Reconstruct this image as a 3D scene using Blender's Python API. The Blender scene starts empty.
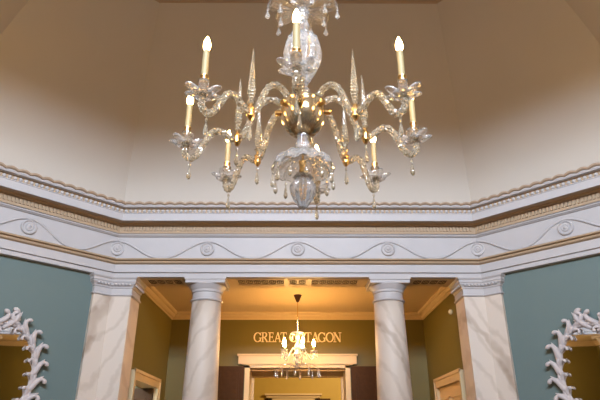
import bpy, bmesh, math, random
from mathutils import Vector, Matrix, noise
random.seed(4)
PI = math.pi
SKY = 118.0
C = bpy.context.scene.collection
S = bpy.context.scene
CY, AP = 3.30, 4.70            # octagon centre (Y) and apothem of the long sides
HX = 2.81                      # half length of a long side
BP = (HX + AP) / math.sqrt(2)  # apothem of the diagonal sides

# ------------------------------------------------------------------ materials
def nodes(name):
    m = bpy.data.materials.new(name); m.use_nodes = True
    return m, m.node_tree.nodes, m.node_tree.links, m.node_tree.nodes['Principled BSDF']
def paint(name, col, rough=0.6, var=0.04, bump=0.02, scale=6.0, spec=0.35, metal=0.0):
    m, n, l, b = nodes(name)
    tc = n.new('ShaderNodeTexCoord'); nz = n.new('ShaderNodeTexNoise'); nz.inputs['Scale'].default_value = scale
    nz.inputs['Detail'].default_value = 5
    l.new(tc.outputs['Object'], nz.inputs['Vector'])
    mx = n.new('ShaderNodeMixRGB')
    mx.inputs[1].default_value = (*[c*(1-var) for c in col], 1); mx.inputs[2].default_value = (*[min(1, c*(1+var)) for c in col], 1)
    l.new(nz.outputs['Fac'], mx.inputs[0]); l.new(mx.outputs[0], b.inputs['Base Color'])
    bp = n.new('ShaderNodeBump'); bp.inputs['Strength'].default_value = bump*5; bp.inputs['Distance'].default_value = 0.005
    n2 = n.new('ShaderNodeTexNoise'); n2.inputs['Scale'].default_value = 60
    l.new(tc.outputs['Object'], n2.inputs['Vector'])
    l.new(n2.outputs['Fac'], bp.inputs['Height']); l.new(bp.outputs[0], b.inputs['Normal'])
    b.inputs['Roughness'].default_value = rough; b.inputs['Metallic'].default_value = metal
    b.inputs['Specular IOR Level'].default_value = spec
    return m
def marble(name, base, vein, tilt):
    m, n, l, b = nodes(name)
    tc = n.new('ShaderNodeTexCoord')
    def bands(ang, scale, dist, p0, wid, off):
        mp = n.new('ShaderNodeMapping'); mp.inputs['Rotation'].default_value = (.25, ang, .1); mp.inputs['Location'].default_value = (off, off, off)
        l.new(tc.outputs['Object'], mp.inputs['Vector'])
        w = n.new('ShaderNodeTexWave'); w.wave_type = 'BANDS'; w.bands_direction = 'X'; w.inputs['Scale'].default_value = scale
        w.inputs['Distortion'].default_value = dist; w.inputs['Detail'].default_value = 4; w.inputs['Detail Scale'].default_value = 1.1; w.inputs['Detail Roughness'].default_value = .6
        l.new(mp.outputs[0], w.inputs['Vector'])
        r = n.new('ShaderNodeValToRGB'); e = r.color_ramp.elements
        e[0].position = p0; e[0].color = (0, 0, 0, 1); e[1].position = p0+wid; e[1].color = (1, 1, 1, 1)
        l.new(w.outputs['Fac'], r.inputs[0]); return r
    r1 = bands(tilt, .55, 5.0, .90, .10, .3); r2 = bands(tilt*1.25, 1.3, 6.0, .72, .28, 1.7)
    nz = n.new('ShaderNodeTexNoise'); nz.inputs['Scale'].default_value = 2.0; l.new(tc.outputs['Object'], nz.inputs['Vector'])
    k = n.new('ShaderNodeMath'); k.operation = 'MULTIPLY'; l.new(r1.outputs[0], k.inputs[0]); l.new(nz.outputs['Fac'], k.inputs[1])
    k2 = n.new('ShaderNodeMath'); k2.operation = 'MULTIPLY_ADD'; k2.inputs[1].default_value = .30; l.new(r2.outputs[0], k2.inputs[0]); l.new(k.outputs[0], k2.inputs[2])
    mx = n.new('ShaderNodeMixRGB'); mx.inputs[1].default_value = (*base, 1); mx.inputs[2].default_value = (*vein, 1)
    l.new(k2.outputs[0], mx.inputs[0]); l.new(mx.outputs[0], b.inputs['Base Color'])
    b.inputs['Roughness'].default_value = 0.5; b.inputs['Specular IOR Level'].default_value = .35
    return m
def emit(name, col, s):
    m, n, l, b = nodes(name)
    b.inputs['Base Color'].default_value = (0, 0, 0, 1)
    b.inputs['Emission Color'].default_value = (*col, 1); b.inputs['Emission Strength'].default_value = s
    return m
def glass(name, col, rough, body):
    m, n, l, b = nodes(name)
    b.inputs['Base Color'].default_value = (*col, 1); b.inputs['Roughness'].default_value = rough
    b.inputs['Transmission Weight'].default_value = 1 - body; b.inputs['IOR'].default_value = 1.52
    tc = n.new('ShaderNodeTexCoord'); v = n.new('ShaderNodeTexVoronoi'); v.inputs['Scale'].default_value = 70
    l.new(tc.outputs['Object'], v.inputs['Vector'])
    bp = n.new('ShaderNodeBump'); bp.inputs['Strength'].default_value = .5; bp.inputs['Distance'].default_value = .003
    l.new(v.outputs['Distance'], bp.inputs['Height']); l.new(bp.outputs[0], b.inputs['Normal'])
    return m
M = {
 'white': paint('white_plaster', (.42, .39, .38), .5),
 'tan': paint('tan_plaster_and_shade', (.38, .27, .17), .6),
 'gilt': paint('stone_gilt', (.34, .24, .16), .55),
 'cove': paint('stone_cove', (.45, .395, .335), .75, scale=1.2),
 'blue': paint('blue_green_paint', (.115, .155, .145), .55, scale=2),
 'olive': paint('olive_paint', (.145, .115, .026), .5, scale=2),
 'warm_lit_white': paint('warm_lit_white_paint', (.58, .44, .25), .5),  # white paint, the lamps' warm light put into its colour
 'ochre': paint('ochre_paint', (.42, .29, .06), .6),
 'darkwood': paint('dark_mahogany', (.055, .024, .008), .6, .3, scale=14, spec=.12),
 'panelwood': paint('cream_door_paint', (.66, .47, .25), .45),
 'floor': paint('oak_boards', (.20, .115, .055), .4, .2, scale=3),
 'dark': paint('dark_fret', (.10, .055, .022), .6),
 'brass': paint('polished_brass', (.80, .52, .20), .2, metal=1.0),
 'silver': paint('silvered_bowl', (.42, .32, .19), .15, .1, metal=.85),
 'bronze': paint('dark_bronze', (.10, .05, .03), .35, metal=.6),
 'candle': paint('ivory_candle', (.26, .195, .09), .5),
 'plaster2': paint('limed_carving', (.48, .42, .40), .6, .08),
 'neutral': paint('pale_wall', (.6, .58, .54), .7),
 'letter': paint('pale_gilt_letter', (.85, .72, .50), .35, metal=.2),
 'marble': marble('cream_marble', (.56, .47, .39), (.30, .22, .16), .40),
 'marble2': marble('cream_marble_mirrored_vein', (.56, .47, .39), (.30, .22, .16), -.40),
 'glass': glass('cut_crystal', (1, .98, .95), .02, .12),
 'glass2': glass('warm_crystal', (1, .92, .74), .02, .06),
 'glass3': glass('lit_crystal', (1, .92, .74), .05, .45),
 'bulb': emit('candle_bulb', (1, .57, .16), 330),
 'bulb2': emit('vestibule_bulb', (1, .55, .18), 560),
}
mi, n_, l_, b_ = nodes('mirror_glass')
b_.inputs['Metallic'].default_value = 1; b_.inputs['Base Color'].default_value = (.82, .82, .80, 1); b_.inputs['Roughness'].default_value = .02
M['mirror'] = mi

# ------------------------------------------------------------------ mesh helpers
def obj(name, bm, m, parent=None, loc=None, smooth=False, recalc=True):
    if recalc: bmesh.ops.recalc_face_normals(bm, faces=bm.faces)
    me = bpy.data.meshes.new(name); bm.to_mesh(me); bm.free()
    if smooth:
        for p in me.polygons: p.use_smooth = True
    me.materials.append(M[m])
    o = bpy.data.objects.new(name, me); C.objects.link(o)
    if parent: o.parent = parent
    if loc is not None: o.location = loc
    return o
def empty(name, loc=(0, 0, 0), rz=0, parent=None):
    o = bpy.data.objects.new(name, None); C.objects.link(o); o.location = loc; o.rotation_euler = (0, 0, rz)
    o.empty_display_size = .1
    if parent: o.parent = parent
    return o
def tag(o, label, cat, group=None):
    o['label'] = label; o['category'] = cat
    if group: o['group'] = group
    return o
def struct(o): o['kind'] = 'structure'; return o
def kids(o): return [c for c in bpy.data.objects if c.parent == o]
def copy_tree(o, parent=None):
    c = o.copy(); C.objects.link(c)
    if parent: c.parent = parent
    for ch in kids(o): copy_tree(ch, c)
    return c
def box(bm, x0, x1, y0, y1, z0, z1, mt=None):
    vs = [bm.verts.new(p) for p in ((x0,y0,z0),(x1,y0,z0),(x1,y1,z0),(x0,y1,z0),(x0,y0,z1),(x1,y0,z1),(x1,y1,z1),(x0,y1,z1))]
    for f in ((0,3,2,1),(4,5,6,7),(0,1,5,4),(1,2,6,5),(2,3,7,6),(3,0,4,7)): bm.faces.new([vs[i] for i in f])
    if mt is not None:
        for v in vs: v.co = mt @ v.co
    return vs
def lathe(bm, prof, seg=24, mt=None, mod=None, cap=True):
    rings = []
    for i, (r, z) in enumerate(prof):
        ring = []
        for k in range(seg):
            a = 2*PI*k/seg
            rr, zz = (r, z) if mod is None else mod(r, z, a, i)
            p = Vector((rr*math.cos(a), rr*math.sin(a), zz))
            ring.append(bm.verts.new(mt @ p if mt is not None else p))
        rings.append(ring)
    for a, b in zip(rings, rings[1:]):
        for k in range(seg): bm.faces.new((a[k], a[(k+1) % seg], b[(k+1) % seg], b[k]))
    if cap: bm.faces.new(rings[0][::-1]); bm.faces.new(rings[-1])
def tube(bm, pts, rad, seg=8, twist=0, lobes=0, amp=0, flat=1.0, up=Vector((0, 0, 1)), mt=None):
    pts = [Vector(p) for p in pts]; N = len(pts); rings = []
    if not hasattr(rad, '__len__'): rad = [rad]*N
    for i, p in enumerate(pts):
        t = (pts[min(i+1, N-1)] - pts[max(i-1, 0)]).normalized()
        s = t.cross(up)
        if s.length < 1e-4: s = t.cross(Vector((1, 0, 0)))
        s.normalize(); u = s.cross(t).normalized()
        ring = []
        for k in range(seg):
            a = 2*PI*k/seg
            r = rad[i]*(1 + (amp*math.cos(lobes*(a + twist*i)) if lobes else 0))
            q = p + s*math.cos(a)*r + u*math.sin(a)*r*flat
            ring.append(bm.verts.new(mt @ q if mt is not None else q))
        rings.append(ring)
    for a, b in zip(rings, rings[1:]):
        for k in range(seg): bm.faces.new((a[k], a[(k+1) % seg], b[(k+1) % seg], b[k]))
    bm.faces.new(rings[0][::-1]); bm.faces.new(rings[-1])
def spline(ctrl, n):
    P = [Vector(c) for c in ctrl]; P = [2*P[0]-P[1]] + P + [2*P[-1]-P[-2]]; out = []
    for i in range(1, len(P)-2):
        for k in range(n):
            t = k/n
            out.append(.5*((2*P[i]) + (P[i+1]-P[i-1])*t + (2*P[i-1]-5*P[i]+4*P[i+1]-P[i+2])*t*t + (3*P[i]-P[i-1]-3*P[i+1]+P[i+2])*t**3))
    out.append(P[-2]); return out
def octa(d):
    a = AP - d; x = HX - d*(math.sqrt(2)-1)
    return [Vector((sx, sy, 0)) + Vector((0, CY, 0)) for sx, sy in
            ((x, a), (a, x), (a, -x), (x, -a), (-x, -a), (-a, -x), (-a, x), (-x, a))]
def ring_sweep(bm, prof, close=False):
    rows = [[bm.verts.new((p.x, p.y, z)) for p in octa(d)] for d, z in prof]
    if close: rows.append(rows[0])
    for a, b in zip(rows, rows[1:]):
        for k in range(8): bm.faces.new((a[k], a[(k+1) % 8], b[(k+1) % 8], b[k]))
def sides(d):
    """yields start, unit direction, inward normal, length of each octagon side at inset d"""
    P = octa(d)
    for k in range(8):
        a, b = P[k-1], P[k]
        t = (b-a); L = t.length; t.normalize()
        nrm = Vector((-t.y, t.x, 0))
        if nrm.dot(Vector((0, CY, 0)) - a) < 0: nrm = -nrm
        yield a, t, nrm, L

def rotmt(k): return Matrix.Translation((0, CY, 0)) @ Matrix.Rotation(k*PI/2, 4, 'Z') @ Matrix.Translation((0, -CY, 0))

# ------------------------------------------------------------------ shell
bm = bmesh.new(); box(bm, -9, 9, -9, 12, -.2, 0); box(bm, -8, 8, 12, 24, -.2, 0); struct(obj('floor', bm, 'floor'))
# coved vault
cp = [(-.02, 4.95), (.0, 5.1), (.05, 5.4), (.12, 5.65), (.23, 5.95), (.36, 6.2), (.50, 6.46), (.66, 6.71), (.83, 6.95), (1.02, 7.18), (1.22, 7.4), (1.42, 7.62), (1.62, 7.84), (1.66, 7.90)]
bm = bmesh.new()
WZ0, WZ1, WX = 5.4, 6.46, 2.1
rows = [[bm.verts.new((p.x, p.y, z)) for p in octa(d)] for d, z in cp]
for i, (a, b) in enumerate(zip(rows, rows[1:])):
    for k in range(8):
        q = (k+1) % 8
        if k == 3 and cp[i][1] >= WZ0-.01 and cp[i+1][1] <= WZ1+.01:     # back facet: leave the added high window open
            for s_, va, vb in ((1, a[3], b[3]), (-1, a[4], b[4])):
                w0 = bm.verts.new((s_*WX, va.co.y, va.co.z)); w1 = bm.verts.new((s_*WX, vb.co.y, vb.co.z))
                bm.faces.new((va, w0, w1, vb))
        else: bm.faces.new((a[k], a[q], b[q], b[k]))
cv = obj('wall_vault', bm, 'cove'); struct(cv)
for p in cv.data.polygons: p.use_smooth = True
try:
    cv.data.set_sharp_from_angle(angle=math.radians(20))
except Exception: pass
bm = bmesh.new(); bm.faces.new([bm.verts.new((p.x, p.y, 7.92)) for p in octa(1.6)]); struct(obj('ceiling', bm, 'cove'))
bm = bmesh.new(); ring_sweep(bm, [(1.56, 7.80), (1.60, 7.80), (1.61, 7.82), (1.66, 7.83), (1.70, 7.865), (1.76, 7.87), (1.78, 7.88), (1.86, 7.885), (1.88, 7.91), (1.88, 7.93), (1.56, 7.93)])
struct(obj('trim_1', bm, 'gilt'))

# entablature: one continuous thing running round the octagon
ent = empty('entablature', (0, CY, 3.867))
ent['kind'] = 'structure'
tag(ent, 'white plaster entablature running round the octagon above the columns, with roundel frieze and rope-edged cornice', 'entablature')
def ent_part(name, bm, m, smooth=False, parent=None):
    o = obj(name, bm, m, smooth=smooth)
    o.parent = parent or ent
    o.matrix_parent_inverse = Matrix.Translation((0, -CY, -3.867))
    return o
def soffit_ring():
    pass
bm = bmesh.new()
ring_sweep(bm, [(-.5, 3.867), (.03, 3.867), (.03, 3.924), (.02, 3.928), (.055, 3.934), (.055, 4.052), (.045, 4.057)])
arch = ent_part('architrave', bm, 'white')
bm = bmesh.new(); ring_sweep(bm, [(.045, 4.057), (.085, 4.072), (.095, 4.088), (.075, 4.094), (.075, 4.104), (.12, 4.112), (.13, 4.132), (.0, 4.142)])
am_ = ent_part('architrave_moulding', bm, 'tan', parent=arch); am_.matrix_parent_inverse = Matrix.Identity(4)  # tan stands in for brown shadow lines and warm bounce on the moulding
bm = bmesh.new(); ring_sweep(bm, [(0, 4.142), (0, 4.512), (.025, 4.515), (.04, 4.528), (.055, 4.53), (.055, 4.545), (.08, 4.55)])
frz = ent_part('frieze', bm, 'white')
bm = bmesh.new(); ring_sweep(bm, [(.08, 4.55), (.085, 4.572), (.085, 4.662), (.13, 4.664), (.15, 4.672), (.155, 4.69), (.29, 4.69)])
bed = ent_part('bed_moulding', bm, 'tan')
bm = bmesh.new(); ring_sweep(bm, [(.29, 4.69), (.29, 4.678), (.305, 4.678), (.305, 4.79), (.315, 4.793), (.315, 4.803), (.30, 4.806)])
cor = ent_part('corona', bm, 'white')
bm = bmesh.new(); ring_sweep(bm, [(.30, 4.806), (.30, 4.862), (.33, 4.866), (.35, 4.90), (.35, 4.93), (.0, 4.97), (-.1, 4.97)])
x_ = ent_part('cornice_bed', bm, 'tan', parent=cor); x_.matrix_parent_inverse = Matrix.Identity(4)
bm = bmesh.new()
for a, t, nr, L in sides(.085):
    n = int((L-.04)/.052); off = (L-n*.052)/2
    R = Matrix((t, nr, Vector((0, 0, 1)))).transposed().to_4x4()
    for k in range(n):
        s = off + k*.052
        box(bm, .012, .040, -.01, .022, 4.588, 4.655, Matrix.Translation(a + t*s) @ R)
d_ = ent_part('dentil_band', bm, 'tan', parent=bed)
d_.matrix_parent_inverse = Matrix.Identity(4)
bm = bmesh.new()
for a, t, nr, L in sides(.303):
    n = int(L/.07); st = L/n
    R = Matrix((t, nr, Vector((0, 0, 1)))).transposed().to_4x4()
    for k in range(n):
        mt = Matrix.Translation(a + t*(k+.5)*st + Vector((0, 0, 4.834))) @ R @ Matrix.Diagonal((1.0, .9, 1.1, 1)) @ Matrix.Rotation(.5, 4, 'Y')
        bmesh.ops.create_uvsphere(bm, u_segments=8, v_segments=6, radius=.026, matrix=mt)
e_ = ent_part('egg_moulding', bm, 'white', smooth=True, parent=cor); e_.matrix_parent_inverse = Matrix.Identity(4)
# rope-like leaf crown
bm = bmesh.new(); bm2 = bmesh.new()
for a, t, nr, L in sides(.345):
    n = round(L/.155); st = L/n; N = n*12
    prev = None; prev2 = None
    for i in range(N+1):
        s = L*i/N; ph = (i/12) % 1.0
        w = math.sin(PI*ph)          # one leaf per pitch
        z = 4.868; d0 = -.01
        row = [(d0, z), (.028 + .008*w, z+.004), (.040+.012*w, z+.022 + .004*w), (.032+.006*w, z+.044+.007*w), (.0, z+.050+.008*w)]
        vs = [bm.verts.new(a + t*s + nr*p + Vector((0, 0, q))) for p, q in row]
        row2 = [(.0, z+.030+.008*w), (.040+.008*w, z+.026+.016*w), (.062+.014*w, z+.032+.024*w), (.070+.012*w, z+.050+.026*w), (.056, z+.064+.026*w), (.0, z+.066+.022*w)]
        v2 = [bm2.verts.new(a + t*s + nr*p + Vector((0, 0, q))) for p, q in row2]
        if prev:
            for k in range(4): bm.faces.new((prev[k], prev[k+1], vs[k+1], vs[k]))
            for k in range(5): bm2.faces.new((prev2[k], prev2[k+1], v2[k+1], v2[k]))
        prev = vs; prev2 = v2
o_ = ent_part('leaf_moulding', bm, 'white', parent=cor); o_.matrix_parent_inverse = Matrix.Identity(4)
o_ = ent_part('scalloped_edge', bm2, 'gilt', parent=cor); o_.matrix_parent_inverse = Matrix.Identity(4); o_['label'] = 'stone-coloured scalloped edge'
for ch in list(frz.children): pass
# roundels and festoon on the frieze
def roundel_bm():
    bm = bmesh.new()
    prof = [(.108, 0), (.108, .022), (.100, .034), (.088, .036), (.080, .024), (.076, .018), (.060, .018), (.054, .030), (.044, .036), (.034, .030), (.026, .034), (.016, .044), (.002, .048)]
    lathe(bm, prof, 28, Matrix.Rotation(PI/2, 4, 'X'))     # axis towards -Y
    return bm
r0 = None
Pz = Vector((0, CY, 3.867)); ZR = 4.318
def place_roundel(p, ang):
    global r0
    if r0 is None: r0 = obj('roundel', roundel_bm(), 'white', frz); r = r0
    else: r = r0.copy(); C.objects.link(r); r.parent = frz
    r.location = p; r.rotation_euler = (0, 0, ang)
FRK = 1
for k in range(4):
    Rk = rotmt(k)
    for x in (-1.405, 0, 1.405):
        place_roundel(Rk @ Vector((x, CY+AP, ZR)), k*PI/2)
    for sx in (-1, 1):
        if sx == 1 or True:
            p = Vector((sx*(HX-.006), CY+AP-.012, ZR))
            place_roundel(Rk @ p, k*PI/2 - sx*PI/8)
    m_ = BP/math.sqrt(2)
    place_roundel(Rk @ Vector((-m_, CY+m_, ZR)), k*PI/2 + PI/4)
bm = bmesh.new()
for a, t, nr, L in sides(.008):
    n = 4 if L > 4 else 2
    pts = []
    N = n*24
    for i in range(N+1):
        ph = (i/24) % 1.0; s = L*i/N
        x = abs(ph-.5)*2      # 1 at roundel, 0 mid
        zz = ZR - .145 + .275*(x**2.1*(1.0) if x < .62 else 0)
        c = (1 - math.cos(PI*x))/2
        zz = ZR - .148 + .272*(c**1.15)
        pts.append(a + t*s + Vector((0, 0, zz)))
    tube(bm, pts, .017, 6)
f_ = obj('festoon', bm, 'white', frz, smooth=True)
f_.location = (0, 0, 0)

# soffit panels under the front beam
sp = empty('soffit_ornament', (0, 8.22, 3.867))
tag(sp, 'row of dark fretwork panels in the golden soffit above the columns', 'soffit panels')
def fret_panel(x0, x1):
    bm = bmesh.new()
    y0, y1 = -.15, .15; z = -.004
    # frame
    box(bm, x0-.02, x1+.02, y0-.02, y0, z-.012, z+.003); box(bm, x0-.02, x1+.02, y1, y1+.02, z-.012, z+.003)
    box(bm, x0-.02, x0, y0, y1, z-.012, z+.003); box(bm, x1, x1+.02, y0, y1, z-.012, z+.003)
    f = obj('panel_frame', bm, 'warm_lit_white', sp)
    bm = bmesh.new(); box(bm, x0, x1, y0, y1, -.004, .001)
    n = max(2, round((x1-x0)/.12)); st = (x1-x0)/n
    for i in range(n):
        cx = x0+(i+.5)*st
        pts = [(cx+.05*math.cos(q), .055*math.sin(q)*1.6, -.009) for q in [2*PI*j/14 for j in range(15)]]
        tube(bm, pts, .009, 5); 
        tube(bm, [(cx-.05, -.09, -.008), (cx+.05, .09, -.008)], .007, 5)
        tube(bm, [(cx-.05, .09, -.008), (cx+.05, -.09, -.008)], .007, 5)
    obj('fretwork', bm, 'dark', f)
for x0, x1 in ((-2.32, -1.80), (-.93, -.21), (-.14, .14), (.21, .93), (1.80, 2.32)): fret_panel(x0, x1)

# soffit board of each beam, golden lamp light in its colour; vestibules
def vest(k, tagn):
    Rk = rotmt(k)
    W = 2.56; B0, B1 = 8.5, 11.05
    def put(name, f, m):
        bm = bmesh.new(); f(bm); bmesh.ops.transform(bm, matrix=Rk, verts=bm.verts); return struct(obj(name, bm, m))
    put('ceiling_'+tagn, lambda b: (box(b, -W-.2, W+.2, 8.45, B1+.2, 3.985, 4.1), box(b, -2.75, 2.75, 8.06, 8.5, 3.860, 3.8665), box(b, -2.75, 2.75, 8.47, 8.5, 3.86, 4.0)), 'warm_lit_white')
    if tagn == 'front':
        # side walls with door openings: left open, right closed, each 8.74..10.30, head 2.52
        def sw(s):
            def f(b):
                xs = sorted((s*W, s*(W+.25)))
                box(b, *xs, 8.3, 8.76, 0, 3.99); box(b, *xs, 10.28, B1+.2, 0, 3.99); box(b, *xs, 8.76, 10.28, 2.50, 3.99)
            return f
        put('wall_vestibule_left', sw(-1), 'olive'); put('wall_vestibule_right', sw(1), 'olive')
        put('wall_vestibule_back', lambda b: (box(b, -W-.3, -.95, B1, B1+.6, 0, 4.0), box(b, .95, W+.3, B1, B1+.6, 0, 4.0), box(b, -.95, .95, B1, B1+.6, 2.93, 4.0)), 'olive')
    else:
        put('wall_'+tagn, lambda b: (box(b, -W-.25, -W, 8.3, B1+.2, 0, 3.99), box(b, W, W+.25, 8.3, B1+.2, 0, 3.99), box(b, -W-.3, W+.3, B1, B1+.2, 0, 4.0)), 'olive')
    # cornice
    def corn(b):
        prof = [(0, 3.845), (.015, 3.845), (.02, 3.87), (.05, 3.885), (.07, 3.915), (.075, 3.93), (.11, 3.945), (.125, 3.965), (.125, 3.985)]
        rows = []
        for d, z in prof:
            rows.append([b.verts.new(p) for p in ((-W+d, 8.5, z), (-W+d, B1-d, z), (W-d, B1-d, z), (W-d, 8.5, z))])
        for r, q in zip(rows, rows[1:]):
            for i in range(3): b.faces.new((r[i], r[i+1], q[i+1], q[i]))
    put({'front': 'trim_2', 'left': 'trim_3', 'right': 'trim_4', 'back': 'trim_5'}[tagn], corn, 'warm_lit_white')
vest(0, 'front'); vest(1, 'left'); vest(3, 'right'); vest(2, 'back')
# unseen high window, added in the vault's back to let sky light in
BYW = CY - AP
win = struct(empty('added_window_1', (0, BYW, WZ0)))
bm = bmesh.new()
for x in (-WX, -WX/3, WX/3, WX): box(bm, x-.03, x+.03, -.06, .0, 0, WZ1-WZ0)
for z in (0, (WZ1-WZ0)/2, WZ1-WZ0): box(bm, -WX, WX, -.05, -.01, z-.025, z+.025)
obj('added_window_frame', bm, 'white', win)
bm = bmesh.new()
box(bm, -WX-.05, WX+.05, -.1, .06, -.08, 0); box(bm, -WX-.05, WX+.05, -.1, .52, WZ1-WZ0, WZ1-WZ0+.06)
for s_ in (-1, 1): box(bm, *sorted((s_*WX, s_*(WX+.06))), -.1, .50, 0, WZ1-WZ0+.06)
obj('added_window_reveal', bm, 'white', win)
pl_ = bpy.data.lights.new('added_window_portal', 'AREA'); pl_.shape = 'RECTANGLE'; pl_.size = 2*WX; pl_.size_y = WZ1-WZ0; pl_.cycles.is_portal = True
po = bpy.data.objects.new('added_window_portal', pl_); C.objects.link(po); po.location = (0, BYW-.07, (WZ0+WZ1)/2); po.rotation_euler = (PI/2, 0, 0)

# blue diagonal walls
for name, a in (('wall_front_left', PI/4), ('wall_front_right', -PI/4), ('wall_back_left_corner', 3*PI/4), ('wall_back_right_corner', -3*PI/4)):
    bm = bmesh.new(); box(bm, -1.62, 1.62, BP+.06, BP+.2, 0, 3.95)
    bmesh.ops.transform(bm, matrix=Matrix.Translation((0, CY, 0)) @ Matrix.Rotation(a, 4, 'Z'), verts=bm.verts)
    struct(obj(name, bm, 'blue'))

# ------------------------------------------------------------------ pilasters and columns
def loft_plan(bm, plan, prof, close_back):
    """plan: open polyline (room face), offset outward by d; closed through the back points"""
    def off(d):
        out = []
        P = [Vector(p) for p in plan]
        for i, p in enumerate(P):
            ns = []
            if i > 0: t = (P[i]-P[i-1]).normalized(); ns.append(Vector((t.y, -t.x)))
            if i < len(P)-1: t = (P[i+1]-P[i]).normalized(); ns.append(Vector((t.y, -t.x)))
            if len(ns) == 1: out.append(p + ns[0]*d)
            else:
                b = (ns[0]+ns[1]); out.append(p + b*d/(b.dot(ns[0])))
        return out + [Vector(q) for q in close_back]
    rows = []
    for d, z in prof: rows.append([bm.verts.new((p.x, p.y, z)) for p in off(d)])
    n = len(rows[0])
    for a, b in zip(rows, rows[1:]):
        for k in range(n): bm.faces.new((a[k], a[(k+1) % n], b[(k+1) % n], b[k]))
    bm.faces.new(rows[0][::-1]); bm.faces.new(rows[-1])
def pilaster(s, mat):
    root = empty('pilaster', (s*2.75, 8.2, 0))
    # plan for the right-hand side, order so that outward is to the right of travel
    X = lambda x: x - 2.75; Y = lambda y: y - 8.2
    plan = [(X(2.50), Y(8.46)), (X(2.50), Y(8.0)), (X(HX), Y(8.0)), (X(HX+.185), Y(8.0-.185)), (X(HX+.185+.055), Y(8-.185+.055))]
    back = [(X(2.88), Y(8.12)), (X(2.75), Y(8.46))]
    plan = plan
    # travel: down the inner return (towards -Y) then +X ; right of -Y travel is -X (outward into the opening): (t.y,-t.x) for t=(0,-1) -> (-1,0). good
    def build(prof):
        bm = bmesh.new(); loft_plan(bm, plan, prof, back)
        if s < 0:
            for v in bm.verts: v.co.x *= -1
        return bm
    obj('shaft', build([(0, .30), (0, 3.575)]), mat, root)
    b = obj('base', build([(.06, 0), (.06, .15), (.05, .16), (.05, .22), (.02, .24), (.02, .28), (0, .30)]), 'white', root)
    obj('capital', build([(0, 3.575), (.018, 3.577), (.028, 3.590), (.018, 3.604), (.004, 3.608), (.004, 3.69), (.018, 3.70), (.02, 3.715), (.03, 3.73), (.055, 3.755), (.058, 3.77), (.05, 3.772), (.062, 3.785), (.062, 3.82), (.072, 3.825), (.085, 3.845), (.085, 3.866)]), 'white', root)
    # egg row on the capital echinus
    cap = [c for c in kids(root) if c.name.startswith('capital')][0]
    bm = bmesh.new()
    P = [Vector((x, y, 0)) for x, y in plan]
    for i in range(len(P)-1):
        t = P[i+1]-P[i]; L = t.length; t.normalize(); nr = Vector((t.y, -t.x, 0)); n = max(1, round(L/.055))
        if i == 3: continue
        for k in range(n):
            p = P[i] + t*(L*(k+.5)/n) + nr*.046
            bmesh.ops.create_uvsphere(bm, u_segments=8, v_segments=6, radius=.02, matrix=Matrix.Translation((p.x, p.y, 3.742)))
    if s < 0:
        for v in bm.verts: v.co.x *= -1
    obj('egg_moulding', bm, 'white', cap, smooth=True)
    return root
pl = pilaster(-1, 'marble2'); tag(pl, 'marble pilaster wrapping the corner beside the left blue wall', 'pilaster', 'corner pilasters of the screen')
pr = pilaster(1, 'marble'); tag(pr, 'marble pilaster wrapping the corner beside the right blue wall', 'pilaster', 'corner pilasters of the screen')
def column(x, mat):
    root = empty('column', (x, 8.25, 0))
    bm = bmesh.new()
    prof = [(.272-.05*((k/12)**1.6), .26+3.28*k/12) for k in range(13)]
    prof = [(.29, .235), (.285, .25)] + prof
    lathe(bm, prof, 48); obj('shaft', bm, mat, root, smooth=True)
    bm = bmesh.new(); box(bm, -.36, .36, -.25, .36, 0, .12)
    lathe(bm, [(.34, .12), (.36, .14), (.36, .17), (.34, .19), (.30, .2), (.30, .235)], 48); obj('base', bm, 'white', root)
    bm = bmesh.new()
    lathe(bm, [(.222, 3.53), (.242, 3.532), (.252, 3.547), (.242, 3.562), (.224, 3.566), (.220, 3.66), (.236, 3.67), (.238, 3.704), (.246, 3.712), (.256, 3.735), (.278, 3.76), (.286, 3.775), (.28, 3.785)], 48)
    c = obj('capital', bm, 'white', root, smooth=True)
    try: c.data.set_sharp_from_angle(angle=math.radians(35))
    except Exception: pass
    bm = bmesh.new(); box(bm, -.30, .30, -.27, .27, 3.785, 3.836); box(bm, -.315, .315, -.285, .27, 3.836, 3.866)
    obj('abacus', bm, 'white', root)
    return root
cl = column(-1.402, 'marble2'); tag(cl, 'round veined marble column left of the small lit chandelier', 'column', 'round marble columns of the screen')
cr = column(1.402, 'marble'); tag(cr, 'round veined marble column right of the small lit chandelier', 'column', 'round marble columns of the screen')
for k, w in ((1, 'left'), (3, 'right')):
    ww = 'right' if w == 'left' else 'left'
    for src, kind in ((pl, 'pilaster'), (pr, 'pilaster'), (cl, 'column'), (cr, 'column')):
        c = copy_tree(src); c.location = rotmt(k) @ src.location; c.rotation_euler = (0, 0, k*PI/2)
        tag(c, 'marble %s of the %s side screen, seen only in the %s mirror' % (kind, w, ww), kind, 'marble %ss of the %s side screen' % (kind, w))

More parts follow.
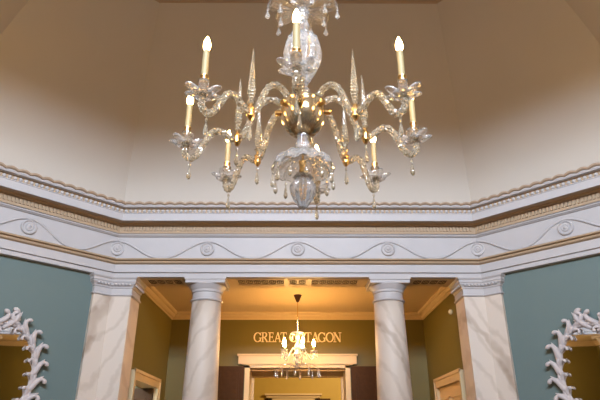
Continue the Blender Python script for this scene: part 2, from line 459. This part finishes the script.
# ------------------------------------------------------------------ doors
BY = 11.05
d1 = struct(empty('door_1', (0, BY, 0)))
bm = bmesh.new()
for s in (-1, 1):
    box(bm, *sorted((s*.935, s*1.03)), -.05, .0, 0, 2.965)
    box(bm, *sorted((s*.935, s*.955)), -.02, .6, 0, 2.93)
box(bm, -1.03, 1.03, -.05, .0, 2.90, 2.965)
box(bm, -.935, .935, .0, .6, 2.90, 2.93)
obj('door_casing', bm, 'warm_lit_white', d1)
bm = bmesh.new(); box(bm, -1.16, 1.16, -.10, 0, 2.965, 3.12); box(bm, -1.18, 1.18, -.13, 0, 3.12, 3.155); box(bm, -1.08, 1.08, -.07, 0, 2.95, 2.975)
obj('door_hood', bm, 'warm_lit_white', d1)
bm = bmesh.new(); box(bm, -.935, .935, .52, .62, 2.78, 2.90); box(bm, -.935, .935, .10, .14, 2.86, 2.90); box(bm, -.935, -.89, .52, .62, 0, 2.78); box(bm, .89, .935, .52, .62, 0, 2.78)
obj('inner_frame', bm, 'warm_lit_white', d1)
for s in (-1, 1):
    bm = bmesh.new()
    x0, x1 = sorted((s*1.045, s*1.87))
    box(bm, x0, x1, -.05, -.008, .02, 2.93)
    for z0, z1 in ((.2, .8), (.95, 1.75), (1.9, 2.8)):
        for xa, xb in ((x0+.09, (x0+x1)/2-.05), ((x0+x1)/2+.05, x1-.09)):
            box(bm, xa, xb, -.062, -.05, z0, z1); box(bm, xa+.04, xb-.04, -.072, -.062, z0+.04, z1-.04)
    obj('door_leaf', bm, 'darkwood', d1)['label'] = 'dark wooden door leaf folded back against the wall'
# side door left (open) and right (closed, panelled)
def side_door(n, s, closed):
    d = struct(empty('door_%d' % n, (s*2.56, 9.52, 0)))
    bm = bmesh.new()
    def sb(x0, x1, *r): box(bm, *sorted((s*x0, s*x1)), *r)
    # casing projects into the vestibule (towards the axis = negative x in local right-hand side)
    sb(-.055, 0, -.86, -.74, 0, 2.60); sb(-.055, 0, .74, .86, 0, 2.60); sb(-.055, 0, -.74, .74, 2.46, 2.60)
    sb(-.07, -.055, -.87, -.83, 0, 2.61); sb(-.07, -.055, .83, .87, 0, 2.61); sb(-.07, -.055, -.87, .87, 2.57, 2.62)
    sb(0, .25, -.76, -.74, 0, 2.48); sb(0, .25, .74, .76, 0, 2.48); sb(0, .25, -.74, .74, 2.46, 2.5)
    obj('door_casing', bm, 'warm_lit_white', d)
    bm = bmesh.new()
    if closed:
        sb(.0, .045, -.74, .74, 0, 2.46)
        for z0, z1 in ((.15, .75), (.9, 1.5), (1.62, 2.28)):
            for y0, y1 in ((-.64, -.08), (.08, .64)):
                for (a, b, c, e) in ((y0, y1, z0, z0+.035), (y0, y1, z1-.035, z1), (y0, y0+.035, z0, z1), (y1-.035, y1, z0, z1)):
                    sb(-.02, 0, a, b, c, e)
                sb(-.012, 0, y0+.11, y1-.11, z0+.11, z1-.11)
        obj('door_leaf', bm, 'panelwood', d)
        bm = bmesh.new(); lathe(bm, [(.012, 0), (.012, .03), (.03, .04), (.03, .06), (.01, .07)], 12, Matrix.Translation((-.0, -.66, 1.05)) @ Matrix.Rotation(-PI/2, 4, 'Y')); obj('door_knob', bm, 'brass', d)
    else:
        # leaf swung into the further room
        R = Matrix.Translation((s*.02, .735, 0)) @ Matrix.Rotation(s*.05, 4, 'Z')
        box(bm, *sorted((0, s*1.3)), -.045, 0, 0.01, 2.45, R)
        for z0, z1 in ((.15, .75), (.9, 1.5), (1.62, 2.28)):
            box(bm, *sorted((s*.12, s*.58)), -.06, -.045, z0, z1, R); box(bm, *sorted((s*.7, s*1.18)), -.06, -.045, z0, z1, R)
        obj('door_leaf', bm, 'darkwood', d)
    return d
side_door(2, -1, False); side_door(3, 1, True)
bm = bmesh.new(); box(bm, -5.2, -5.0, 7.6, 12, 0, 3.9); box(bm, -5.2, -2.8, 11.3, 11.45, 0, 3.9); box(bm, -5.2, -2.6, 8.25, 12, 3.9, 4.0)
struct(obj('wall_side_room', bm, 'olive'))
# far great room
bm = bmesh.new(); box(bm, -7, -1.2, 21, 21.2, 0, 9); box(bm, 1.2, 7, 21, 21.2, 0, 9); box(bm, -1.2, 1.2, 21, 21.2, 3.0, 9); box(bm, -7.2, -7, 11.6, 21, 0, 9); box(bm, 7, 7.2, 11.6, 21, 0, 9)
box(bm, -7, -2.86, 11.62, 11.7, 0, 9); box(bm, 2.86, 7, 11.62, 11.7, 0, 9); box(bm, -2.9, 2.9, 11.66, 11.72, 4.0, 9); box(bm, -1.2, 1.2, 22, 22.2, 0, 3.2)
struct(obj('wall_great_room', bm, 'ochre'))
bm = bmesh.new(); box(bm, -7.2, 7.2, 11.6, 21.2, 9, 9.1); struct(obj('ceiling_great_room', bm, 'warm_lit_white'))
d4 = struct(empty('door_4', (-.15, 21, 0)))
bm = bmesh.new()
for s in (-1, 1): box(bm, *sorted((s*.78, s*.93)), -.08, 0, 0, 3.0)
box(bm, -.93, .93, -.08, 0, 2.60, 3.02); box(bm, -.98, .98, -.13, 0, 3.02, 3.10); box(bm, -1.04, 1.04, -.2, 0, 3.10, 3.16)
obj('door_casing', bm, 'warm_lit_white', d4)
bm = bmesh.new(); box(bm, -1.06, 1.36, .0, .05, 0, 3.0); obj('door_leaf', bm, 'darkwood', d4)

# lettering on the back wall
sign = empty('wall_lettering', (0, BY-.012, 3.40))
tag(sign, 'pale serif capitals reading GREAT OCTAGON on the olive wall above the far doorway', 'lettering')
H = .19
def bar(bm, p, q, w, e=0):
    p = Vector((p[0], 0, p[1])); q = Vector((q[0], 0, q[1])); t = (q-p).normalized(); s = Vector((-t.z, 0, t.x))*w/2
    vs = []
    for y in (-.008, .010):
        for c in (p-s, q-s, q+s, p+s): vs.append(bm.verts.new(c + Vector((0, y, 0))))
    for f in ((0,1,2,3),(7,6,5,4),(0,4,5,1),(1,5,6,2),(2,6,7,3),(3,7,4,0)): bm.faces.new([vs[i] for i in f])
def arc(bm, cx, cz, rx, rz, a0, a1, wth, wtn, n=22):
    rows = []
    for i in range(n+1):
        a = a0+(a1-a0)*i/n; w = wtn + (wth-wtn)*abs(math.cos(a))
        rows.append([(cx+(rx+k*w/2)*math.cos(a), cz+(rz+k*w/2)*math.sin(a)) for k in (-1, 1)])
    V = [[bm.verts.new((p[0], y, p[1])) for p in r for y in (-.008, .010)] for r in rows]
    for a, b in zip(V, V[1:]):
        for i, j in ((0, 1), (1, 3), (3, 2), (2, 0)): bm.faces.new((a[i], a[j], b[j], b[i]))
TH, TN = .030, .013
def serif(bm, x, z): bar(bm, (x-.032, z), (x+.032, z), .012)
def letter(ch):
    bm = bmesh.new(); h = H; r = h/2
    if ch in 'GCO':
        w = .19
        if ch == 'O': arc(bm, .085, r, .075, r-.006, 0, 2*PI, TH, TN, 36)
        else:
            arc(bm, .085, r, .075, r-.006, .62, 2*PI-.62, TH, TN, 30); bar(bm, (.148, h-.062), (.148, h-.005), .012)
            if ch == 'G': bar(bm, (.146, .012), (.146, .08), TH*.8); serif(bm, .146, .08)
            else: bar(bm, (.148, .008), (.148, .05), .010)
        w = .165
    elif ch == 'R':
        bar(bm, (.025, 0), (.025, h), TH*.85); serif(bm, .025, .006); serif(bm, .025, h-.006)
        bar(bm, (.02, h-.006), (.07, h-.006), TN); bar(bm, (.02, h*.5), (.07, h*.5), TN)
        arc(bm, .068, h*.75, .036, h*.25-.006, -PI/2, PI/2, TH, TN, 14)
        bar(bm, (.06, h*.5), (.125, .004), TH*.9); serif(bm, .128, .006); w = .145
    elif ch == 'E':
        bar(bm, (.025, 0), (.025, h), TH*.85); serif(bm, .02, .006); serif(bm, .02, h-.006)
        bar(bm, (.02, .006), (.105, .006), TN); bar(bm, (.02, h-.006), (.10, h-.006), TN); bar(bm, (.02, h*.52), (.085, h*.52), TN)
        bar(bm, (.103, 0), (.108, .045), .011); bar(bm, (.10, h), (.10, h-.04), .011); bar(bm, (.085, h*.4), (.085, h*.64), .010); w = .115
    elif ch == 'A':
        bar(bm, (.02, 0), (.078, h), TN*1.1); bar(bm, (.135, 0), (.078, h), TH); bar(bm, (.04, h*.35), (.115, h*.35), TN)
        serif(bm, .018, .006); serif(bm, .138, .006); w = .15
    elif ch == 'T':
        bar(bm, (.065, 0), (.065, h), TH*.85); bar(bm, (0, h-.006), (.13, h-.006), TN); serif(bm, .065, .006)
        bar(bm, (.004, h), (.0, h-.045), .011); bar(bm, (.126, h), (.13, h-.045), .011); w = .13
    elif ch == 'N':
        bar(bm, (.022, 0), (.022, h), TN*1.1); bar(bm, (.138, 0), (.138, h), TN*1.1); bar(bm, (.018, h-.002), (.138, .004), TH)
        serif(bm, .022, .006); serif(bm, .018, h-.006); serif(bm, .138, h-.006); w = .16
    return bm, w
x = 0; L = []
for ch in 'GREAT OCTAGON':
    if ch == ' ': x += .06; continue
    bm, w = letter(ch); o = obj('letter', bm, 'letter', sign); L.append((o, x)); x += w + (-.008 if ch == 'A' else .008)
TW = x; k = 1.76/TW
for o, xx in L: o.location = ((xx)*k - .88, 0, 0); o.scale = (k, 1, 1)

# ------------------------------------------------------------------ mirrors
def wall_mirror(sgn):
    """local frame: X along the wall (towards the front/back wall = +), -Y out of the wall, Z up"""
    root = empty('wall_mirror', (0, 0, 2.38))
    a_, b_ = .44, .60
    bm = bmesh.new(); N = 64
    v0 = [bm.verts.new(((a_-.005)*math.cos(t), -.035, (b_-.005)*math.sin(t))) for t in [2*PI*k/N for k in range(N)]]
    v1 = [bm.verts.new(((a_-.005)*math.cos(t), -.0, (b_-.005)*math.sin(t))) for t in [2*PI*k/N for k in range(N)]]
    bm.faces.new(v0); bm.faces.new(v1[::-1])
    for k in range(N): bm.faces.new((v0[k], v0[(k+1) % N], v1[(k+1) % N], v1[k]))
    obj('mirror_glass', bm, 'mirror', root)
    bm = bmesh.new(); N = 96
    def P(t, o=0, y=-.05): return Vector(((a_+o)*math.cos(t), y, (b_+o)*math.sin(t)))
    for ph in (0, PI):     # two intertwined stems
        pts = [P(2*PI*k/N, .012*math.cos(18*2*PI*k/N + ph)+.012, -.055+.016*math.sin(18*2*PI*k/N+ph)) for k in range(N+1)]
        tube(bm, pts, .025, 8, up=Vector((0, 1, 0)))
    pts = [P(2*PI*k/N, .012, -.03) for k in range(N+1)]; tube(bm, pts, .036, 8, flat=.8, up=Vector((0, 1, 0)))
    frame = obj('frame', bm, 'plaster2', root, smooth=True)
    def leaf(t, side, outer, size, crest=False):
        bm = bmesh.new()
        base = P(t, .02 if outer else -.002, -.06)
        tan = Vector((-a_*math.sin(t), 0, b_*math.cos(t))).normalized()*side   # pointing upwards
        nor = Vector((b_*math.cos(t), 0, a_*math.sin(t))).normalized()*(1 if outer else -1)
        if crest: tan, nor = Vector((0, 0, 1)), Vector((side, 0, 0))
        c = [(-.09, -.005, .03), (-.03, .008, 0), (.03, .028, -.02), (.072, .060, -.035), (.082, .100, -.045), (.062, .130, -.05), (.036, .134, -.045)]
        if crest: c = [(-.07, .09, .02), (-.02, .03, 0), (.03, -.02, -.02), (.08, -.045, -.03), (.125, -.035, -.04), (.150, -.005, -.045), (.145, .025, -.045)]
        pts = spline([base + (tan*p + nor*q)*size + Vector((0, r*.8, 0)) for p, q, r in c], 4)
        n = len(pts); rad = [size*(.022 + .015*math.sin(PI*min(1, i/(n*.62)))**.8) if i < n*.62 else size*(.022+.008*math.sin(PI*(i-n*.62)/(n*.38))) for i in range(n)]
        tube(bm, pts, rad, 8, flat=1.25, up=Vector((0, 1, 0)))
        # side lobes of the leaf
        for f, w in ((.30, .034), (.48, .030)):
            i = int(n*f); d = (pts[i+1]-pts[i]).normalized(); s2 = d.cross(Vector((0, 1, 0)))
            if s2.dot(nor) > 0: s2 = -s2
            q = pts[i]
            tube(bm, [q, q + (s2*.6+d*.6)*w*size*1.2, q + (s2*.8+d*1.5)*w*size*1.3 + Vector((0, -.01, 0))], [size*.018, size*.014, size*.004], 6, up=Vector((0, 1, 0)))
        o = obj('acanthus_leaf', bm, 'plaster2', frame, smooth=True)
    n = 10
    for s in (-1, 1):
        for k in range(n):
            u = k/(n-1); t = -PI*.46 + u*PI*.90
            tt = t if s > 0 else PI - t
            leaf(tt, s, True, .95 + .05*math.sin(k*2.3))
            if k < n-1: leaf(tt + s*.12, s, False, .62)
        if s > 0: leaf(PI/2 - .10, -1, True, 1.1, crest=True)
        else: leaf(PI/2 + .45, 1, True, .9, crest=True)
    return root
ml = wall_mirror(-1)
def pos_mirror(m, s):
    d = (BP + .055)/math.sqrt(2)
    m.location = (s*d, CY+d, 2.38); m.rotation_euler = (math.radians(1.5), 0, -s*PI/4)
pos_mirror(ml, -1); mr = copy_tree(ml); pos_mirror(mr, 1); mr.scale = (-1, 1, 1)
tag(ml, 'oval mirror in a pale carved acanthus-leaf frame on the left blue wall', 'mirror', 'oval leaf-framed mirrors')
tag(mr, 'oval mirror in a pale carved acanthus-leaf frame on the right blue wall', 'mirror', 'oval leaf-framed mirrors')
bm = bmesh.new(); lathe(bm, [(.04, 0), (.045, .01), (.045, .03), (.02, .05), (.005, .055)], 16, Matrix.Rotation(-PI/2, 4, 'Y'))
t = obj('wall_sensor', bm, 'warm_lit_white', loc=(2.56, 8.95, 3.55)); tag(t, 'small round warm-lit white sensor high on the right olive wall', 'sensor')

# ------------------------------------------------------------------ chandeliers
def drop_bm(bm, o, L, r, mt=None):
    """faceted prism drop hanging from o"""
    T = Matrix.Translation(o)
    lathe(bm, [(.0015, 0), (.0015, -.02)], 5, T)
    lathe(bm, [(.001, -.015), (r*.55, -.022-r*.3), (r*.55, -.026-r*.5), (.001, -.034-r*.8)], 6, T)
    z = -.034-r*.8
    lathe(bm, [(.001, z), (r*.45, z-L*.18), (r*.8, z-L*.5), (r, z-L*.72), (r*.72, z-L*.88), (.001, z-L)], 6, T)
def pan_prof(R): return [(.012, -.012), (R*.3, -.018), (R*.6, -.014), (R*.82, .002), (R, .006), (R*1.0, .013), (R*.8, .010), (R*.58, -.006), (R*.3, -.010), (.012, -.004)]
def big_chandelier(x0, y0, z0, ztop):
    root = empty('crystal_chandelier', (x0, y0, z0))     # z0: level of the candle cups
    E = 1.6
    def Z(rel): return E + rel - z0
    # stem pieces
    bm = bmesh.new()
    lathe(bm, [(.045, Z(2.26)), (.05, Z(2.29)), (.035, Z(2.32)), (.04, Z(2.36)), (.055, Z(2.39)), (.035, Z(2.42)), (.045, Z(2.46))], 16)
    obj('stem_neck', bm, 'glass', root); bm = bmesh.new()
    lathe(bm, [(.05, Z(2.93)), (.035, Z(2.95)), (.055, Z(2.98)), (.058, Z(3.01)), (.035, Z(3.04)), (.045, Z(3.07)), (.062, Z(3.12)), (.05, Z(3.17)), (.07, Z(3.21)), (.06, Z(3.25)), (.03, Z(3.30)), (.05, Z(3.4)), (.07, Z(3.5)), (.05, Z(3.6)), (.02, Z(3.7))], 16)
    obj('upper_stem', bm, 'glass', root); bm = bmesh.new()
    lathe(bm, [(.03, Z(1.86)), (.05, Z(1.89)), (.055, Z(1.93)), (.038, Z(1.96)), (.045, Z(2.01))], 16)
    obj('lower_stem', bm, 'glass', root)
    bm = bmesh.new(); lathe(bm, [(.008, Z(1.5)), (.008, ztop - z0)], 8); lathe(bm, [(.01, Z(ztop-E-.12)), (.05, Z(ztop-E-.06)), (.09, Z(ztop-E-.02)), (.09, ztop-z0)], 20); lathe(bm, [(.022, Z(1.70)), (.03, Z(1.71)), (.024, Z(1.74)), (.03, Z(1.79)), (.02, Z(1.80))], 12)
    obj('suspension_rod', bm, 'brass', root)
    # cut vase
    bm = bmesh.new()
    def flute(r, z, a, i): return (r*(1+.05*math.cos(14*a)), z)
    lathe(bm, [(.04, Z(2.46)), (.06, Z(2.49)), (.085, Z(2.54)), (.115, Z(2.60)), (.138, Z(2.68)), (.143, Z(2.74)), (.135, Z(2.80)), (.12, Z(2.84)), (.122, Z(2.86)), (.10, Z(2.89)), (.06, Z(2.92)), (.04, Z(2.93))], 56, mod=flute)
    obj('vase', bm, 'glass', root)
    # receiver bowl
    bm = bmesh.new()
    lathe(bm, [(.03, Z(2.00)), (.085, Z(2.015)), (.125, Z(2.05)), (.15, Z(2.10)), (.163, Z(2.16)), (.163, Z(2.22)), (.158, Z(2.24)), (.165, Z(2.25)), (.165, Z(2.265)), (.05, Z(2.275))], 40)
    obj('arm_bowl', bm, 'silver', root, smooth=True)
    # lower dish and its drops
    def scal(r, z, a, i): return (r*(1+.03*math.cos(12*a)), z + .012*math.cos(12*a)*(r/.22)**2)
    bm = bmesh.new()
    lathe(bm, [(.03, Z(1.845)), (.10, Z(1.842)), (.16, Z(1.82)), (.20, Z(1.775)), (.218, Z(1.725)), (.21, Z(1.725)), (.19, Z(1.77)), (.15, Z(1.808)), (.10, Z(1.828)), (.03, Z(1.832))], 72, mod=scal)
    dish = obj('lower_dish', bm, 'glass', root)
    def ring_drops(parent, n, R, z, L, r, ph=0, m='glass'):
        for k in range(n):
            bm = bmesh.new(); drop_bm(bm, (0, 0, 0), L, r)
            o = obj('crystal_drop', bm, m, parent); a = 2*PI*k/n + ph; o.location = (R*math.cos(a), R*math.sin(a), z)
    ring_drops(dish, 12, .211, Z(1.725), .10, .015, .1, 'glass2')
    bm = bmesh.new()
    def facet(r, z, a, i): return (r*(1+.06*math.cos(8*a)), z)
    lathe(bm, [(.02, Z(1.69)), (.055, Z(1.685)), (.07, Z(1.665)), (.05, Z(1.65)), (.06, Z(1.635)), (.085, Z(1.61)), (.088, Z(1.58)), (.08, Z(1.54)), (.06, Z(1.49)), (.035, Z(1.455)), (.03, Z(1.44)), (.01, Z(1.425))], 32, mod=facet)
    obj('urn', bm, 'glass', root)
    # top canopy dish with scalloped petals
    bm = bmesh.new()
    def pet(r, z, a, i):
        f = abs(math.cos(4*a))**.6; q = (r/.26)**2
        return (r*(1-.22*q*(1-f)), z + .03*q*(1-f))
    lathe(bm, [(.03, Z(3.20)), (.09, Z(3.20)), (.16, Z(3.225)), (.22, Z(3.26)), (.265, Z(3.25)), (.285, Z(3.215)), (.277, Z(3.212)), (.257, Z(3.24)), (.218, Z(3.247)), (.16, Z(3.21)), (.09, Z(3.185)), (.03, Z(3.185))], 96, mod=pet)
    for k in range(8):
        a = 2*PI*k/8
        tube(bm, [(.05*math.cos(a), .05*math.sin(a), Z(3.17)), (.15*math.cos(a), .15*math.sin(a), Z(3.20)), (.23*math.cos(a), .23*math.sin(a), Z(3.245)), (.285*math.cos(a), .285*math.sin(a), Z(3.205))], [.014, .013, .012, .008], 7)
    can = obj('canopy_dish', bm, 'glass', root)
    ring_drops(can, 8, .28, Z(3.21), .075, .021)
    ring_drops(can, 8, .19, Z(3.19), .07, .021, PI/8)
    # arms, measured directions (x, y of each candle)
    spots = [(-.045, -.82, 'w'), (.62, -.57, ''), (.80, -.02, ''), (.60, .60, ''), (.13, .84, ''), (-.62, .60, ''), (-.845, .05, ''), (-.625, -.57, '')]
    for i, (dx, dy, _) in enumerate(spots):
        R = math.hypot(dx, dy); a = math.atan2(dy, dx)
        arm = None
        prof = [(.10, 2.19), (.15, 2.27), (.215, 2.315), (.29, 2.30), (.35, 2.22), (.40, 2.09), (.445, 2.0), (.50, 1.985), (.56, 2.03), (.61, 2.06), (.665, 2.04), (.715, 1.95), (.755, 1.87), (.80, 1.84), (.838, 1.87), (.845, 1.92), (.84, 1.955)]
        k = R/.84
        pts = spline([((r*k), 0, Z(z)) for r, z in prof], 5)
        bm = bmesh.new(); tube(bm, pts, .0225, 10, twist=.35, lobes=5, amp=.2, up=Vector((0, 1, 0)))
        arm = obj('arm', bm, 'glass2', root); arm.rotation_euler = (0, 0, a)
        cx = R
        bm = bmesh.new()   # brass joints
        T = Matrix.Translation((.47*k, 0, Z(1.985)))
        lathe(bm, [(.008, -.055), (.014, -.05), (.026, -.025), (.0245, .02), (.028, .035), (.016, .045), (.012, .07)], 14, T)
        obj('brass_joint', bm, 'brass', arm); bm = bmesh.new()
        T = Matrix.Translation((.165, 0, Z(2.20))) @ Matrix.Rotation(PI/2, 4, 'Y')
        lathe(bm, [(.018, -.03), (.022, -.02), (.022, .03), (.018, .04)], 12, T)
        obj('brass_ferrule', bm, 'brass', arm)
        bm = bmesh.new()   # drip pan
        def star(r, z, q, i):
            f = abs(math.cos(3*q)); g = (r/.105)**2
            return (r*(1-.42*g*(1-f)), z + .012*g*f)
        lathe(bm, pan_prof(.125), 72, Matrix.Translation((cx, 0, Z(1.96))), mod=star)
        obj('drip_pan', bm, 'glass', arm)
        bm = bmesh.new()
        lathe(bm, [(.014, Z(1.965)), (.028, Z(1.97)), (.024, Z(1.985)), (.03, Z(2.01)), (.034, Z(2.05)), (.036, Z(2.055))], 14, Matrix.Translation((cx, 0, 0)), mod=facet)
        obj('candle_cup', bm, 'glass2', arm)
        bm = bmesh.new(); lathe(bm, [(.024, Z(2.03)), (.027, Z(2.035)), (.0245, Z(2.05)), (.0245, Z(2.08)), (.0275, Z(2.085)), (.0275, Z(2.095)), (.022, Z(2.097))], 16, Matrix.Translation((cx, 0, 0)))
        obj('brass_socket', bm, 'brass', arm)
        bm = bmesh.new(); lathe(bm, [(.021, Z(2.09)), (.021, Z(2.288)), (.018, Z(2.296)), (.008, Z(2.297))], 20, Matrix.Translation((cx, 0, 0)))
        obj('candle_sleeve', bm, 'candle', arm, smooth=False)
        bm = bmesh.new(); lathe(bm, [(.010, Z(2.297)), (.018, Z(2.306)), (.023, Z(2.325)), (.023, Z(2.345)), (.018, Z(2.370)), (.010, Z(2.392)), (.001, Z(2.41))], 16, Matrix.Translation((cx, 0, 0)))
        obj('bulb', bm, 'bulb', arm, smooth=True)
        # spire
        bm = bmesh.new(); T = Matrix.Translation((.47*k, 0, Z(2.05)))
        pr_ = [(.012, 0), (.03, .02), (.014, .04)]
        for j in range(18):
            u = j/17; r = .034*(1-u)**.9 + .003 if u > .12 else .022+.10*u
            pr_ += [(r, .05+.40*u), (r*.80, .05+.40*u+.011)]
        pr_.append((.001, .475))
        lathe(bm, pr_, 6, T); obj('spire', bm, 'glass2', arm)
        # pendants: below the joint and below the cup
        for (r, z, Lh) in ((.47*k, 1.935, .115), (.80*k, 1.82, .10)):
            bm = bmesh.new(); drop_bm(bm, (r, 0, Z(z)), Lh, .018); obj('crystal_drop', bm, 'glass2', arm)
    return root
bc = big_chandelier(.035, 3.36, 3.55, 7.92)
tag(bc, 'large eight-candle crystal chandelier with glass spires hanging in the middle of the octagon', 'chandelier')

def small_chandelier(name, x0, y0, zc, ztop, n, R, bulbmat, s=1.0, drops=True):
    root = empty(name, (x0, y0, zc))
    bm = bmesh.new(); lathe(bm, [(.006, -.25*s), (.006, ztop-zc)], 6)
    obj('suspension_rod', bm, 'brass', root)
    bm = bmesh.new(); lathe(bm, [(.012, ztop-zc-.13), (.03, ztop-zc-.11), (.05, ztop-zc-.06), (.07, ztop-zc-.015), (.075, ztop-zc)], 20); obj('ceiling_rose', bm, 'bronze', root)
    bm = bmesh.new()
    lathe(bm, [(.01, .32*s), (.03, .30*s), (.045, .24*s), (.03, .19*s), (.02, .16*s), (.05, .12*s), (.06, .08*s), (.03, .03*s), (.055, -.02*s), (.08, -.05*s), (.05, -.09*s), (.02, -.12*s), (.045, -.16*s), (.05, -.19*s), (.005, -.24*s)], 18)
    obj('stem', bm, 'glass3', root)
    bm = bmesh.new(); lathe(bm, [(.02, .31*s), (.10*s, .33*s), (.13*s, .30*s), (.125*s, .295*s), (.10*s, .32*s), (.02, .30*s)], 32); cd = obj('canopy_dish', bm, 'glass3', root)
    for k in range(8):
        bm = bmesh.new(); drop_bm(bm, (0, 0, 0), .05*s, .012*s); o = obj('crystal_drop', bm, 'glass3', cd); a = 2*PI*k/8; o.location = (.12*s*math.cos(a), .12*s*math.sin(a), .30*s)
    for i in range(n):
        a = 2*PI*i/n + PI/2*0 + .0
        bm = bmesh.new()
        tube(bm, spline([(.03, 0, -.03*s), (.3*R, 0, .06*s), (.55*R, 0, -.02*s), (.8*R, 0, -.13*s), (.97*R, 0, -.10*s), (R, 0, -.02*s)], 6), .009*s, 8, up=Vector((0, 1, 0)))
        arm = obj('arm', bm, 'glass3', root); arm.rotation_euler = (0, 0, a)
        bm = bmesh.new(); lathe(bm, pan_prof(.065*s), 24, Matrix.Translation((R, 0, 0))); obj('drip_pan', bm, 'glass3', arm)
        bm = bmesh.new(); lathe(bm, [(.012, 0), (.016, .01), (.0125*s, .02), (.0125*s, .09*s)], 12, Matrix.Translation((R, 0, 0))); obj('candle_sleeve', bm, 'candle', arm)
        bm = bmesh.new(); lathe(bm, [(.010, .09*s), (.024*s, .11*s), (.027*s, .135*s), (.016*s, .175*s), (.001, .20*s)], 12, Matrix.Translation((R, 0, 0))); obj('bulb', bm, bulbmat, arm, smooth=True)
        for q in range(4):
            b2 = 2*PI*q/4+.4
            bm = bmesh.new(); drop_bm(bm, (R+.06*s*math.cos(b2), .06*s*math.sin(b2), 0), .06*s, .012*s); obj('crystal_drop', bm, 'glass3', arm)
    for k in range(6):
        a = 2*PI*k/6
        bm = bmesh.new(); drop_bm(bm, (.07*s*math.cos(a), .07*s*math.sin(a), -.06*s), .08*s, .014*s); obj('crystal_drop', bm, 'glass3', root)
    bm = bmesh.new()
    lathe(bm, [(.03, -.24), (.045, -.25), (.045, -.27), (.02, -.285)], 12)
    for k in range(10):
        a = 2*PI*k/10+.2
        tube(bm, spline([(.03*math.cos(a), .03*math.sin(a), -.26), (.2*math.cos(a), .2*math.sin(a), -.21), (.38*math.cos(a), .38*math.sin(a), -.285)], 4), .005, 6)
    hoop = obj('lower_arms', bm, 'glass', root)
    for k in range(10):
        a = 2*PI*k/10+.2
        bm = bmesh.new(); drop_bm(bm, (.38*math.cos(a), .38*math.sin(a), -.28), .10, .02); obj('crystal_drop', bm, 'glass', hoop)
    return root
sc = small_chandelier('small_chandelier', 0, 9.57, 3.0, 3.985, 5, .28, 'bulb2')
tag(sc, 'small lit crystal chandelier hanging between the two columns in front of the lettering', 'chandelier')
# ------------------------------------------------------------------ lights
def pt(name, loc, col, w, r=.12):
    l = bpy.data.lights.new(name, 'POINT'); l.color = col; l.energy = w; l.shadow_soft_size = r
    o = bpy.data.objects.new(name, l); C.objects.link(o); o.location = loc
for k in (1, 3): pt('side_vestibule_fill', rotmt(k) @ Vector((0, 9.6, 3.1)), (1, .66, .32), 130)  # unseen lights added to warm the side vestibules, no fittings built
for s_ in (-1, 1): pt('added_vault_fill', (s_*4.25, 4.6, 5.25), (1, .66, .22), 20, .15)  # unseen fill lights added to warm the lower side facets of the vault
pt('side_room_fill', (-3.9, 9.5, 3.0), (1, .65, .35), 4)  # unseen weak fill light added inside the left side room
pt('great_room_fill', (2.5, 16.5, 4.8), (1, .75, .42), 1100, .4)  # unseen fill light added to brighten the far room
w = bpy.data.worlds.new('World'); S.world = w; w.use_nodes = True
n = w.node_tree.nodes; l = w.node_tree.links; bg = n['Background']
tc = n.new('ShaderNodeTexCoord'); sx = n.new('ShaderNodeSeparateXYZ'); l.new(tc.outputs['Generated'], sx.inputs[0])
rp = n.new('ShaderNodeValToRGB'); rp.color_ramp.elements[0].position = .0; rp.color_ramp.elements[0].color = (.05, .04, .03, 1)
rp.color_ramp.elements[1].position = .04; rp.color_ramp.elements[1].color = (.68, .81, 1.0, 1)
l.new(sx.outputs['Z'], rp.inputs[0]); l.new(rp.outputs[0], bg.inputs[0]); bg.inputs[1].default_value = SKY

# ------------------------------------------------------------------ camera
cam = bpy.data.cameras.new('camera'); cam.sensor_width = 36; cam.lens = 32.4; cam.clip_start = .05
co = bpy.data.objects.new('camera', cam); C.objects.link(co)
co.location = (0, 0, 1.6); co.rotation_euler = (math.radians(114), 0, math.radians(-.25))
S.camera = co
S.view_settings.view_transform = 'Standard'; S.view_settings.look = 'None'; S.view_settings.gamma = 1
S.view_settings.exposure = 0.0
